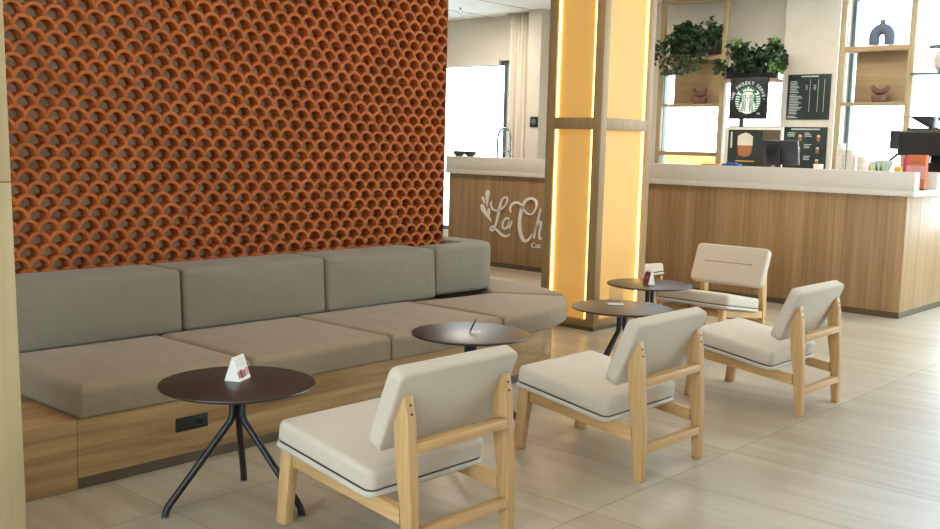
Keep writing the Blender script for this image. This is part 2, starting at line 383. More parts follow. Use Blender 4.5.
struct(MB().box(-5.085, -4.865, 7.26, YB, 0, CZ).build('trim_1', 'cream'))                       # cream pier beside the curtain
struct(MB().box(-1.44, -0.81, 7.38, YB, 0, CZ).build('trim_2', 'cream'))                       # cream pier carrying the menu boards
struct(MB().box(-8.3, -5.86, 7.56, 7.60, 2.585, 2.66).build('trim_3', 'cream'))               # roller blind bar
for i, (xa, ya, xb, yb) in enumerate(((-6.55, 5.6, -6.3, 7.55), (-5.75, 4.6, -5.55, 7.55))):
    pass
# ceiling panel joints (slim shadow-gap strips running towards the back wall)
for n_, x in ((4, -6.05), (5, -5.05), (6, -3.4)):
    struct(MB().box(x - .012, x + .012, -2, YB, CZ - .004, CZ + .02).build('trim_%d' % n_, 'joint'))
o = MB().tube([(-6.05 + .3, 6.6, CZ), (-5.75, 6.6, CZ - .05)], .012, 10).lathe([(.03, CZ - .055), (.034, CZ - .06), (.012, CZ - .075), (.02, CZ - .085)], (-5.75, 6.6, 0), 12).build('fire_sprinkler', 'steel', None, True)
tag(o, 'small sprinkler head hanging from the white ceiling above the left window', 'sprinkler')

# outside: paving and a pale hedge beyond the glass
struct(MB().box(-30, 30, 7.80, 40, -.2, -.02).build('ground', 'ground'))
struct(MB().box(5.3, 30, -30, 7.80, -.2, -.02).build('ground', 'ground'))

o = MB().box(-4.6, -2.6, 9.0, 9.4, -.02, 1.36).build('timber_bench', 'orange_wood', None, False, .01)
tag(o, 'orange timber bench outside seen below the window behind the left shelf unit', 'bench')
# glazed facades that let the daylight in (right and behind the photographer)
def facade(name, horizontal, c, a0, a1, z1, n):
    f = MB(); t = .04
    B = (lambda p, q, z0, zz: f.box(p, q, c, c + .06, z0, zz)) if horizontal else (lambda p, q, z0, zz: f.box(c, c + .06, p, q, z0, zz))
    B(a0, a1, 0, .08); B(a0, a1, z1 - .08, z1)
    for k in range(n + 1):
        p = a0 + (a1 - a0) * k / n; B(max(a0, p - t), min(a1, p + t), .08, z1 - .08)
    o = struct(f.build(name, 'frame'))
    g = MB()
    (g.box(a0, a1, c + .028, c + .034, .08, z1 - .08) if horizontal else g.box(c + .028, c + .034, a0, a1, .08, z1 - .08)).build('pane', 'glass', o)
facade('window_4', False, 5.22, 4.4, 7.2, CZ, 2)
facade('window_5', True, -7.18, 1.0, 5.0, CZ, 3)

# ------------------------------------------------------------------ terracotta lattice screen
XW, YE, PIT, ROW = -1.170, 1.515, 0.10628, 0.0622
def lattice():
    R, r, D = 0.0640, 0.0445, 0.078
    h = PIT / 2
    ae = math.asin(math.sqrt(R * R - h * h) / R); na = 12
    a0 = math.atan2(math.sqrt(R * R - h * h), h)
    outer = [(h, math.sqrt(max(0, R * R - 0)) * 0 + (-ROW + R))]
    out_top = [(R * math.cos(a), R * math.sin(a)) for a in [a0 + (PI - 2 * a0) * k / na for k in range(na + 1)]]
    inn_top = [(r * math.cos(a), r * math.sin(a)) for a in [PI * k / na for k in range(na + 1)]]
    low = -ROW + math.sqrt(R * R - h * h)                      # cusp between the two arches below
    def lower(x): return -ROW + math.sqrt(max(0, R * R - (h - abs(x)) ** 2))
    nb = 8
    bot = [(-r + 2 * r * k / nb, lower(-r + 2 * r * k / nb)) for k in range(1, nb)]
    V = []; F = []
    rows = int((CZ - 0.40) / ROW) + 2
    z_ref = 1.870                                              # a row whose arch centres sit at y = -1.516
    kmin = -int((z_ref - 0.42) / ROW); kmax = int((CZ - z_ref) / ROW) + 1
    for kr in range(kmin, kmax + 1):
        zc = z_ref + kr * ROW; odd = kr % 2
        j = -12
        while True:
            yc = -1.516 + (j + (0.5 if odd else 0)) * PIT
            if yc - h > YE: break
            joint_r = (kr % 4 < 2 and (j + (1 if kr % 4 == 1 else 0)) % 3 == 0) or (kr % 4 >= 2 and (j + (0 if kr % 4 == 2 else 1)) % 3 == 1)
            rings = []
            # ring strip loops: outer back, outer front, inner front, inner chamfer, inner deep
            top_o = [(h, lower(h))] + out_top + [(-h, lower(h))]
            top_i = [(r, lower(r))] + inn_top + [(-r, lower(r))]
            sgn = 0.0016
            def adj(p, s_):
                x, z = p
                if abs(abs(x) - h) < 1e-6 and joint_r and x > 0: x -= 0.0022
                return x, z
            jit = random.uniform(-.0012, .0012)
            loops = []
            for pts, scale, dx in ((top_o, 1.0, -.006), (top_o, 0.975, 0.0 + jit), (top_i, 1.035, 0.0 + jit), (top_i, 1.0, -.003), (top_i, 0.985, -D)):
                loops.append([adj((a * (scale if pts is top_i or abs(abs(a) - h) > 1e-6 else 1.0), b * scale if b > 0.002 else b), 0) + (dx,) for a, b in pts])
            k0 = len(V); m = len(top_o)
            for lp in loops:
                for a, b, dx in lp: V.append((XW + dx, min(YE, yc + a), min(CZ, zc + b)))
            for q in range(len(loops) - 1):
                for i in range(m - 1): F.append((k0 + q * m + i, k0 + q * m + i + 1, k0 + (q + 1) * m + i + 1, k0 + (q + 1) * m + i))
            # floor of the opening: top of the two arches below, running to the back
            k1 = len(V)
            seq = [(-r, lower(r))] + bot + [(r, lower(r))]
            for dx in (-.003, -D):
                for a, b in seq: V.append((XW + dx, min(YE, yc + a), min(CZ, zc + b)))
            n2 = len(seq)
            for i in range(n2 - 1): F.append((k1 + i, k1 + i + 1, k1 + n2 + i + 1, k1 + n2 + i))
            # solid face between opening sides and the column edge below the springing
            j += 1
    mb = MB(); mb.v = V; mb.f = F
    return mb
scr = thing('tile_screen', 'rust red terracotta screen of fish-scale clay tiles behind the sofa', 'screen', (XW - .09, -.6, 0))
lat = lattice()
me = bpy.data.meshes.new('clay_tile'); off = parent_world(scr)
me.from_pydata([(a - off.x, b - off.y, c - off.z) for a, b, c in lat.v], [], lat.f); me.materials.append(M['clay'])
me.polygons.foreach_set('use_smooth', [True] * len(me.polygons)); me.set_sharp_from_angle(angle=math.radians(40))
lo = bpy.data.objects.new('clay_tile_face', me); COL.objects.link(lo); lo.parent = scr
lo['label'] = 'rust red clay tiles with arched openings'
MB().box(XW - .20, XW - .076, -2.85, YE - .004, 0, CZ - .005).build('backing_panel', 'backing', scr)['label'] = 'pale grey panel seen through the tile openings'

# ------------------------------------------------------------------ banquette sofa
sofa = thing('banquette_sofa', 'long grey taupe built-in sofa on an oak base under the terracotta screen', 'sofa', (-.6, -.2, 0))
XC, YC0 = -1.17, 0.806
def sup(a, b, n, t0, t1, k, cx=XC, cy=YC0):
    pts = []
    for i in range(k + 1):
        t = t0 + (t1 - t0) * i / k; c_, s_ = math.cos(t), math.sin(t)
        pts.append((cx + a * math.copysign(abs(c_) ** (2 / n), c_), cy + b * math.copysign(abs(s_) ** (2 / n), s_)))
    return pts
# base: straight run with rounded end that turns around the screen
base_end = sup(1.17, 1.11, 2.5, 0, PI / 2, 28)
basepoly = [(-1.08, -1.8215), (0, -1.8215)] + base_end[0:] + [(-1.45, YC0 + 1.11 * .99), (-1.45, YE + .02), (-1.08, YE + .02)]
b_ = MB().prism(basepoly, XYZ, .047, .288); b_.build('base', 'bench', sofa, False, 0)
kp = [(-1.08, -1.8215), (-.004, -1.8215)] + [(x - .004 if x > -1 else x, y - .004) for x, y in base_end] + [(-1.45, YC0 + 1.09), (-1.45, YE + .02), (-1.08, YE + .02)]
MB().prism(kp, XYZ, 0, .047).build('plinth', 'kick', sofa)['label'] = 'dark brown kick plate'
MB().box(-1.08, 0, -2.62, -1.8235, 0, .289).build('end_box', 'bench', sofa, False, .002)['label'] = 'oak box end with open top'
sk = MB().box(-.004, .004, -1.378, -1.217, .148, .210).build('power_socket', 'black', sofa, False, .002); sk['label'] = 'flush black socket plate in the oak base'
MB().lathe([(.019, 0), (.019, .004), (.015, .004), (.015, -.001)], (0, 0, 0), 20).build('socket_ring', 'dark', sk, True, world=False)
so = [x for x in SC.objects if x.parent == sk][0]; so.location = (-.6 * 0 + .6 + .004, -1.262 + .2, .18); so.rotation_euler = (0, PI / 2, 0)
SEAT_T = .432
def seat(y0, y1):
    pl = densify(rrect(-.80, .012, y0 + .003, y1 - .003, .018), .09)
    MB().cushion(pl, .289, SEAT_T - .012, .034, XYZ, .014, .012).build('seat_cushion', 'sofa_seat', sofa, True, angle=60)
for y0, y1 in ((-1.815, -.982), (-.982, -.100), (-.100, .800)): seat(y0, y1)
# corner cushions sweeping round the end
ring = sup(1.19, 1.28, 2.6, 0, PI / 2, 40)
ks = 21
near = [(-.76, YC0 + .006), (.012, YC0 + .006)] + ring[1:ks + 1] + [(-.70, 1.52)]
far = [(-.715, 1.535)] + [(x - .006, y + .006) for x, y in ring[ks + 1:]] + [(-1.45, YC0 + 1.28), (-1.45, 1.62), (-.86, 1.62)]
def dense(p): return densify(p, .08)
MB().cushion(dense(near), .289, SEAT_T - .012, .036, XYZ, .016, .014, rect=False).build('seat_cushion', 'sofa_seat', sofa, True, angle=60)
MB().cushion(dense(far), .289, SEAT_T - .012, .036, XYZ, .010, .014, rect=False).build('seat_cushion', 'sofa_seat', sofa, True, angle=60)
# back cushions: rounded slabs standing against the screen
def back(y0, y1):
    fn = lambda a, b, h: (-1.125 + h + (0.44 - b) * .06, a, b)
    pl = densify(rrect(y0 + .004, y1 - .004, .415, .738, .022), .07)
    MB().cushion(pl, 0, .345, .026, fn, .014, .02).build('back_cushion', 'sofa_back', sofa, True, angle=60)
for y0, y1 in ((-1.83, -.838), (-.838, .122), (.122, 1.06)): back(y0, y1)
# last back cushion bends round the free end of the screen (swept slab)
def sweep(path, w, z0, z1, r, mat):
    sec = rrect(-w / 2, w / 2, z0, z1, r, 4)
    v = []; f = []; n = len(sec); P = [Vector(p) for p in path]; m = len(P)
    for i, p in enumerate(P):
        t = (P[min(i + 1, m - 1)] - P[max(i - 1, 0)]).normalized(); nr = Vector((t.y, -t.x))
        e = min(i, m - 1 - i); k = (0.90, 0.965, 1.0)[min(e, 2)]
        for a, b in sec: v.append((p.x + nr.x * a * k, p.y + nr.y * a * k, (z0 + z1) / 2 + (b - (z0 + z1) / 2) * k))
    f = [(i * n + q, i * n + (q + 1) % n, (i + 1) * n + (q + 1) % n, (i + 1) * n + q) for i in range(m - 1) for q in range(n)]
    f += [tuple(range(n - 1, -1, -1)), tuple((m - 1) * n + q for q in range(n))]
    return MB().add(v, f).build('back_cushion', mat, sofa, True, angle=60)
pth = [(-.905, 1.064), (-.905, 1.077), (-.905, 1.10), (-.905, 1.22), (-.903, 1.36)]
for k in range(9):
    a = PI / 2 * k / 8; pth.append((-1.055 + .152 * math.cos(a), 1.47 + .195 * math.sin(a)))
pth += [(-1.2, 1.666), (-1.3, 1.666), (-1.42, 1.666), (-1.435, 1.666), (-1.445, 1.666)]
sweep(pth, .225, .425, .742, .03, 'sofa_back')

# ------------------------------------------------------------------ timber column at the left edge
colm = thing('timber_column', 'pale oak veneered column at the left edge in front of the sofa end', 'column', (.36, -2.45, 0))
for nm, z0, z1 in (('lower_panel', 0, 1.2605), ('upper_panel', 1.2635, CZ)):
    lean = lambda z: .006 - .019 * z
    v = [(x + 0 * z, y + lean(z), z) for z in (z0, z1) for x, y in ((.20, -2.62), (.509, -2.62), (.509, -2.265), (.20, -2.265))]
    MB().add(v, [(3, 2, 1, 0), (4, 5, 6, 7), (0, 1, 5, 4), (1, 2, 6, 5), (2, 3, 7, 6), (3, 0, 4, 7)]).build(nm, 'column', colm, False, .002)
MB().add([(x, y + (.006 - .019 * z), z) for z in (.002, CZ - .002) for x, y in ((.205, -2.615), (.504, -2.615), (.504, -2.27), (.205, -2.27))], [(3, 2, 1, 0), (4, 5, 6, 7), (0, 1, 5, 4), (1, 2, 6, 5), (2, 3, 7, 6), (3, 0, 4, 7)]).build('core', 'kick', colm)

# ------------------------------------------------------------------ lit pillar
px0, px1, py0, py1 = -1.222, -.696, 2.738, 3.454
pil = thing('lit_pillar', 'square oak framed pillar with glowing amber panels rising to the ceiling', 'pillar', ((px0 + px1) / 2, (py0 + py1) / 2, 0))
REC = .032
MB().box(px0 - .004, px1 + .004, py0 - .004, py1 + .004, 0, .030).build('plinth', 'kick', pil)
fr = MB(); st = .078
for (a0, a1) in ((px0, px0 + st), (px1 - st, px1)):
    for (b0, b1) in ((py0, py0 + st), (py1 - st, py1)): fr.box(a0, a1, b0, b1, .03, CZ)
for z0, z1 in ((.03, .082), (1.566, 1.655), (3.10, CZ)):
    fr.box(px0 + st, px1 - st, py0, py0 + .07, z0, z1).box(px0 + st, px1 - st, py1 - .07, py1, z0, z1)
    fr.box(px0, px0 + .07, py0 + st, py1 - st, z0, z1).box(px1 - .07, px1, py0 + st, py1 - st, z0, z1)
fr.build('frame', 'pillar', pil, False, .002)
for z0, z1 in ((.082, 1.566), (1.655, 3.10)):
    MB().box(px0 + REC, px1 - REC, py0 + REC, py1 - REC, z0, z1).build('amber_panel', 'panel', pil)['label'] = 'amber panel lit along its edges'
    e = .005
    led = []
    for x in (px0 + st + .009, px1 - st - .021): w_ = .008 if x < px0 + .2 else .003; led.append((x - w_, x + w_, py0 + REC - .012, py0 + REC - .002))  # thin right-hand strip is set in view to draw a reflected line
    for y in (py0 + st + .004, py1 - st - .009): led.append((px1 - REC + .002, px1 - REC + .012, y - (.007 if y > py0 + .2 else .002), y + (.007 if y > py0 + .2 else .002)))
    for i, (a0, a1, b0, b1) in enumerate(led):
        MB().box(a0, a1, b0, b1, z0 + .004, z1 - .004).build('led_and_glint_strip', 'led', pil)

# ------------------------------------------------------------------ service counter
cx0, cx1, cy0, cy1 = -4.715, .726, 5.354, 6.55
ctr = thing('service_counter', 'long oak fronted service counter with white script lettering', 'counter', (-2, 5.9, 0))
MB().box(cx0, cx1, cy0, cy1, .055, 1.077).build('body', 'counter', ctr, False, .002)
MB().box(cx0, cx1 - .002, cy0 + .002, cy1, 0, .055).build('plinth', 'kick', ctr)
tag(MB().box(cx0 - .035, .79, 5.32, cy1, 1.077, 1.128).build('worktop', 'white', None, False, .003), 'white worktop slab running along the top of the oak counter', 'worktop')
tag(MB().box(cx0 - .035, .79, 5.32, 5.436, 1.128, 1.287).build('raised_ledge', 'white', None, False, .003), 'long white raised ledge along the front of the counter', 'ledge')
tag(MB().box(.60, .79, 5.90, 6.04, 1.128, 1.285).build('raised_ledge', 'white', None, False, .003), 'short white ledge block at the right end of the counter', 'ledge')
STROKES = {
  'L': [(-4.019, 0.772, 0.0124), (-4.027, 0.727, 0.0166), (-3.992, 0.675, 0.0165), (-3.926, 0.67, 0.0185), (-3.846, 0.702, 0.0204), (-3.79, 0.758, 0.0203), (-3.779, 0.812, 0.0182), (-3.81, 0.833, 0.0162), (-3.854, 0.799, 0.0204), (-3.882, 0.735, 0.0266), (-3.902, 0.654, 0.0308), (-3.922, 0.564, 0.0309), (-3.947, 0.491, 0.0289), (-3.983, 0.434, 0.0228), (-4.016, 0.428, 0.0187), (-4.028, 0.453, 0.0166), (-4.001, 0.476, 0.0166), (-3.96, 0.458, 0.0186), (-3.905, 0.422, 0.0247), (-3.845, 0.388, 0.0266), (-3.787, 0.374, 0.0245), (-3.719, 0.401, 0.0142)],
  'a': [(-3.742, 0.58, 0.0162), (-3.784, 0.587, 0.0203), (-3.828, 0.544, 0.0245), (-3.838, 0.49, 0.0245), (-3.809, 0.462, 0.0225), (-3.768, 0.486, 0.0203), (-3.741, 0.558, 0.0162), (-3.744, 0.505, 0.0183), (-3.733, 0.474, 0.0182), (-3.696, 0.562, 0.0101)],
  'C': [(-3.718, 0.657, 0.0141), (-3.731, 0.7, 0.0242), (-3.703, 0.754, 0.0262), (-3.643, 0.779, 0.024), (-3.586, 0.761, 0.0199), (-3.516, 0.687, 0.0159), (-3.437, 0.652, 0.0158), (-3.372, 0.687, 0.0196), (-3.342, 0.758, 0.0253), (-3.367, 0.817, 0.0273), (-3.433, 0.836, 0.0255), (-3.509, 0.8, 0.0316), (-3.557, 0.711, 0.0398), (-3.58, 0.605, 0.0419), (-3.579, 0.482, 0.044), (-3.543, 0.38, 0.0399), (-3.502, 0.345, 0.0318), (-3.447, 0.361, 0.0238), (-3.394, 0.426, 0.0157)],
  'h1': [(-3.28, 0.727, 0.0194), (-3.305, 0.64, 0.0195), (-3.342, 0.5, 0.0235), (-3.366, 0.385, 0.0236)],
  'h2': [(-3.352, 0.482, 0.0157), (-3.312, 0.554, 0.0195), (-3.278, 0.582, 0.0194), (-3.272, 0.539, 0.0233), (-3.29, 0.452, 0.0234), (-3.287, 0.392, 0.0234), (-3.257, 0.389, 0.0156)],
  'd1': [(-4.081, 0.897, 0.0208), (-4.082, 0.879, 0.0457), (-4.086, 0.849, 0.054), (-4.089, 0.804, 0.0333), (-4.089, 0.75, 0.0167), (-4.088, 0.705, 0.0063)],
  'd2': [(-4.166, 0.821, 0.0084), (-4.16, 0.804, 0.023), (-4.15, 0.783, 0.023), (-4.127, 0.739, 0.0084)],
  'd3': [(-4.174, 0.727, 0.0168), (-4.164, 0.701, 0.0461), (-4.143, 0.666, 0.0545), (-4.101, 0.615, 0.0334), (-4.051, 0.564, 0.0125), (-4.019, 0.53, 0.0042)],
  'd4': [(-4.056, 0.684, 0.0166), (-4.058, 0.666, 0.0333), (-4.061, 0.635, 0.0333), (-4.053, 0.591, 0.0166), (-4.02, 0.543, 0.0062)],
}
def catmull(p, k=5):
    out = []
    for i in range(len(p) - 1):
        a, b, c, d = p[max(i - 1, 0)], p[i], p[i + 1], p[min(i + 2, len(p) - 1)]
        for s in range(k):
            t = s / k
            out.append(tuple(0.5 * (2 * b[q] + (c[q] - a[q]) * t + (2 * a[q] - 5 * b[q] + 4 * c[q] - d[q]) * t * t + (3 * b[q] - a[q] - 3 * c[q] + d[q]) * t ** 3) for q in range(len(b))))
    return out + [p[-1]]
let = MB()
for s_ in STROKES.values():
    P = catmull(s_); n = len(P); v = []; f = []
    for i, (x, z, w) in enumerate(P):
        a, b = P[max(i - 1, 0)], P[min(i + 1, n - 1)]; d = math.hypot(b[0] - a[0], b[1] - a[1]) or 1
        nx, nz = -(b[1] - a[1]) / d, (b[0] - a[0]) / d; w = max(w, .004) * .56
        v += [(x + nx * w, 5.342, z + nz * w), (x - nx * w, 5.342, z - nz * w), (x + nx * w, 5.3535, z + nz * w), (x - nx * w, 5.3535, z - nz * w)]
    for i in range(n - 1):
        k = i * 4; f += [(k, k + 1, k + 5, k + 4), (k + 2, k + 6, k + 7, k + 3), (k, k + 4, k + 6, k + 2), (k + 1, k + 3, k + 7, k + 5)]
    f += [(0, 2, 3, 1), ((n - 1) * 4, (n - 1) * 4 + 1, (n - 1) * 4 + 3, (n - 1) * 4 + 2)]
    let.add(v, f)
tv, tf = text_mesh('Coc', .085, .006); let.add(on_front(tv, -3.33, 5.347, .303, .06), tf)
let.build('lettering', 'paper', ctr)['label'] = 'white script letters with four drops'

# ------------------------------------------------------------------ lounge chairs (built facing -x)
def lounge_chair(label):
    t = thing('lounge_chair', label, 'chair', (0, 0, 0), 'cream lounge chairs with oak frames')
    K = dict(world=False)
    hw = .267; lw = .040
    fx = lambda a, b: (lambda x, z, y: (x, y, z))
    side = lambda x, z, y: (x, y, z)
    for s in (-1, 1):
        y0, y1 = (-hw, -hw + lw) if s < 0 else (hw - lw, hw)
        # rear post: straight leg rising into a top cut to the slope of the backrest
        post = [(.306, 0), (.343, 0), (.338, .25), (.318, .52), (.301, .606), (.292, .600), (.250, .505), (.262, .36), (.284, .24)]
        p = MB().prism(post, side, y0, y1).build('leg', 'oak_z', t, False, .003, **K)
        for z, x in ((.575, .3085), (.545, .3145)):
            MB().tube([(x - .004, (y0 + y1) / 2, z), (x + .0025, (y0 + y1) / 2, z)], .0042, 10).build('screw', 'screw', p, True, **K)
        front = [(-.372, 0), (-.320, 0), (-.289, .235), (-.284, .288), (-.343, .296)]
        q = MB().prism(front, side, y0, y1).build('leg', 'oak_z', t, False, .003, **K)
        MB().prism([(-.3715, -.0005), (-.3205, -.0005), (-.320, .006), (-.371, .006)], side, y0 + .002, y1 - .002).build('foot_pad', 'rubber', q, **K)
        MB().prism([(.3065, -.0005), (.3425, -.0005), (.3425, .006), (.3065, .006)], side, y0 + .002, y1 - .002).build('foot_pad', 'rubber', p, **K)
        rail = [(-.282, .236), (.284, .170), (.279, .224), (-.278, .287)]
        MB().prism(rail, side, y0 + .003, y1 - .003).build('side_rail', 'oak_x', t, False, .002, **K)
    # back rail and low stretcher between the posts
    MB().prism([(.287, .414), (.330, .411), (.3265, .444), (.2835, .447)], side, -hw + lw, hw - lw).build('back_rail', 'oak_y', t, False, .003, **K)
    MB().prism([(.306, .120), (.3415, .118), (.339, .152), (.304, .154)], side, -hw + lw, hw - lw).build('stretcher', 'oak_y', t, False, .003, **K)
    MB().prism([(-.300, .232), (-.276, .228), (-.272, .262), (-.296, .266)], side, -hw + lw, hw - lw).build('front_rail', 'oak_y', t, False, .002, **K)
    MB().prism([(.02, .205), (.045, .203), (.05, .236), (.025, .239)], side, -hw + lw, hw - lw).build('cross_rail', 'oak_y', t, False, .002, **K)
    # seat: cream shell, dark piping, cushion; all tilted back
    A = Vector((-.352, 0, .301)); U = Vector((.47, 0, -.071)).normalized(); N_ = Vector((-U.z, 0, U.x))
    sl = lambda a, b, h: tuple(A + U * a + Vector((0, b, 0)) + N_ * h)
    LEN, HY = .522, .293
    MB().cushion(densify(rrect(-.004, LEN + .004, -HY - .004, HY + .004, .038, 6), .08), .006, .029, .010, sl, 0, .01).build('seat_shell', 'shell', t, True, angle=60, **K)
    MB().cushion(densify(rrect(.004, LEN - .004, -HY + .003, HY - .003, .034, 6), .08), .0275, .036, .003, sl, 0, .003).build('piping', 'gasket', t, True, angle=60, **K)
    MB().cushion(densify(rrect(0, LEN, -HY, HY, .035, 6), .07), .0345, .109, .024, sl, .010, .008).build('seat_cushion', 'chair_fabric', t, True, angle=60, **K)
    MB().obox(sl(.40, -hw + .018, -.004), U * .03, (0, .012, 0), N_ * .011).build('spacer', 'rubber', t, **K)
    MB().obox(sl(.40, hw - .018, -.004), U * .03, (0, .012, 0), N_ * .011).build('spacer', 'rubber', t, **K)
    # backrest cushion leaning on the post tops
    B = Vector((.160, 0, .432)); Ub = Vector((.106, 0, .262)).normalized(); Nb = Vector((-Ub.z, 0, Ub.x))   # Nb towards the sitter
    bl = lambda a, b, h: tuple(B + Vector((0, a, 0)) + Ub * b + Nb * (h - .056))
    MB().cushion(densify(rrect(-.300, .300, -.012, .292, .032, 6), .06), 0, .068, .018, bl, .005, .014).build('backrest', 'chair_fabric', t, True, angle=60, **K)
    bk = [x for x in SC.objects if x.parent == t and x.name.startswith('backrest')][0]
    seam = MB()
    seam.tube([bl(-.20 + .02 * k, .150, .0722) for k in range(21)], .0035, 8).build('seam', 'chair_seam', bk, True, **K)
    return t
M['chair_seam'] = fabric('cream_stitching', (146, 136, 120), 0.06)
c1 = lounge_chair('cream lounge chair nearest the camera, its back towards us beside the first round table')
c1.location = (1.200, -1.205, 0)
def place(label, x, y, rz):
    c = copy_tree(c1); c.location = (x, y, 0); c.rotation_euler = (0, 0, rz); c['label'] = label; return c
place('cream lounge chair in the middle, second from the camera with its back towards us', 1.200, .180, 0)
place('cream lounge chair furthest right, third in the row with its back towards us', 1.218, 1.738, 0)
place('cream lounge chair facing us in front of the oak counter', .10, 3.165, PI / 2)
place('cream lounge chair mostly hidden behind the lit pillar, only a seat corner showing', -1.335, 3.97, PI)

# ------------------------------------------------------------------ round tables
def round_table(label):
    t = thing('round_table', label, 'table', (0, 0, 0), 'round bistro tables')
    K = dict(world=False); R = .297
    MB().lathe([(.0, .474), (R - .012, .474), (R - .003, .478), (R, .483), (R - .0015, .487), (R - .004, .488), (0, .488)], seg=96).build('tabletop', 'tabletop', t, True, **K)
    MB().lathe([(.0, .462), (.06, .462), (.062, .474), (0, .474)], seg=32).build('mounting_plate', 'black_metal', t, True, **K)
    for k, a in enumerate((-1.815, 2.443, .366)):
        d = Vector((math.cos(a), math.sin(a), 0))
        P = []
        for r, z in ((.021, .462), (.021, .375), (.0235, .355), (.032, .336), (.265, .052), (.279, .032), (.284, .012), (.285, .004)): P.append(d * r + Vector((0, 0, z)))
        lg = MB().tube(P, .0135, 14).build('leg', 'black_metal', t, True, angle=60, **K)
        MB().tube([d * .285 + Vector((0, 0, .0)), d * .285 + Vector((0, 0, .006))], .0145, 14).build('foot_pad', 'steel', lg, True, **K)
    return t
t1 = round_table('dark round table nearest the camera with a folded paper card')
t1.location = (.578, -1.464, 0)
def ptable(label, x, y, rz):
    c = copy_tree(t1); c.location = (x, y, 0); c.rotation_euler = (0, 0, rz); c['label'] = label
ptable('dark round table half hidden behind the nearest chair, second from the camera', .457, .012, .1)
ptable('dark round table with a white footed sign holder, third from the camera', .490, 1.318, .15)
ptable('dark round table beside the lit pillar with a red and white card', .027, 2.366, .4)

# cards on the tables
def tent(label, x, y, rz, w, d, h, panels, group='folded cards on the tables'):
    """folded card wedge; the ridge runs along local x."""
    t = thing('tent_card', label, 'card', (x, y, .488), group)
    K = dict(world=False); th = .0012
    MB().prism([(-d / 2, 0), (d / 2, 0), (.002, h), (-.002, h)], lambda a, b, hh: (hh, a, b), -w / 2, w / 2).build('card', 'paper', t, **K)
    for (a0, a1, b0, b1, m, s) in panels:
        MB().prism([(a0 * w, b0), (a1 * w, b0), (a1 * w, b1), (a0 * w, b1)], (lambda a, b, hh, s=s: (a, s * (d / 2 * (1 - b) + .002 * b + hh), b * h)), -.0004, th).build('print', m, t, **K)
    t.rotation_euler = (0, 0, rz)
    return t
tent('white folded card with a printed photo on the nearest table', .530, -1.431, math.radians(118), .092, .066, .092,
     [(-.48, -.30, .14, .40, 'coffee', -1), (-.28, -.08, .10, .44, 'red', -1), (-.05, .18, .12, .40, 'coffee', -1), (.2, .46, .16, .46, 'rose', -1), (-.42, .42, .60, .63, 'mint', -1), (-.42, .3, .70, .73, 'mint', -1), (-.42, .42, .82, .85, 'chalk', -1)])
t = thing('easel_card', 'small dark easel card seen edge-on on the second table', 'card', (.452, .012, .488), 'folded cards on the tables')
MB().prism([(0, 0), (.0025, 0), (-.0285, .068), (-.031, .068)], lambda a, b, hh: (hh, a, b), -.040, .040).build('panel', 'board', t, world=False)
MB().prism([(0, 0), (-.052, 0), (-.052, .0016), (0, .0016)], lambda a, b, hh: (hh, a, b), -.040, .040).build('flap', 'paper', t, world=False)
t.rotation_euler = (0, 0, math.radians(132))
tent('red and white folded card on the table beside the lit pillar', .035, 2.345, math.radians(-24), .070, .056, .10, [(-.5, .42, .02, .86, 'red', -1), (-.28, .2, .38, .66, 'rose', -1)])
h = thing('sign_holder', 'clear upright sign holder with white foot on the third table', 'sign holder', (.415, 1.365, .488))
MB().box(-.045, .045, -.022, .022, 0, .008).build('foot', 'paper', h, False, .001, world=False)
MB().box(-.042, .042, -.0015, .0015, .008, .105).build('clear_panel', 'acrylic', h, world=False)
MB().box(.030, .0415, -.003, .003, .009, .05).build('bracket', 'rose', h, world=False)
h.rotation_euler = (0, 0, math.radians(42))

# ------------------------------------------------------------------ shelving along the windows
def shelf_unit(label, xa, xb, zt, zl, zs, ztop, y0=7.20, y1=7.40, top=True, pz=0.0):
    t = thing('shelf_unit', label, 'shelf', ((xa + xb) / 2, 7.3, 0))
    for x in (xa, xb): MB().box(x - .030, x + .030, y0, y0 + .05, pz, ztop).build('post', 'post', t, False, .002)
    MB().box(xa + .032, xb - .032, y0, y1, zt - .055, zt).build('shelf', 'shelf', t, False, .002)
    MB().box(xa + .032, xb - .032, y0, y1, zl - .032, zl).build('shelf', 'shelf', t, False, .002)
    MB().box(xa + .10, xb - .034, y1 - .03, y1 - .005, zl, zt - .055).build('back_panel', 'shelf', t, False, .001)
    if zs: MB().box(xa + .032, xb - .032, y0, y1, zs - .05, zs).build('shelf', 'shelf', t, False, .002)
    if top: MB().box(xa + .032, xb - .032, y0, y1, ztop - .06, ztop).build('top_rail', 'post', t, False, .002)
    return t
shelf_unit('tall open oak shelf unit holding the big trailing plant', -2.94, -2.10, 2.555, 1.985, 1.415, 3.25, pz=1.128)
shelf_unit('tall open oak shelf unit by the right window with the ring vase on top', -.70, .03, 2.575, 1.985, None, 3.25, top=False)
t = thing('plant_shelf', 'oak bracket shelf under the bushy plant between shelf unit and menu boards', 'shelf', (-1.75, 7.3, 0))
MB().box(-2.066, -1.442, 7.12, 7.40, 2.225, 2.262).build('board', 'shelf', t, False, .002)
MB().box(-2.066, -1.442, 7.36, 7.40, 1.68, 1.73).build('lower_rail', 'shelf', t, False, .002)

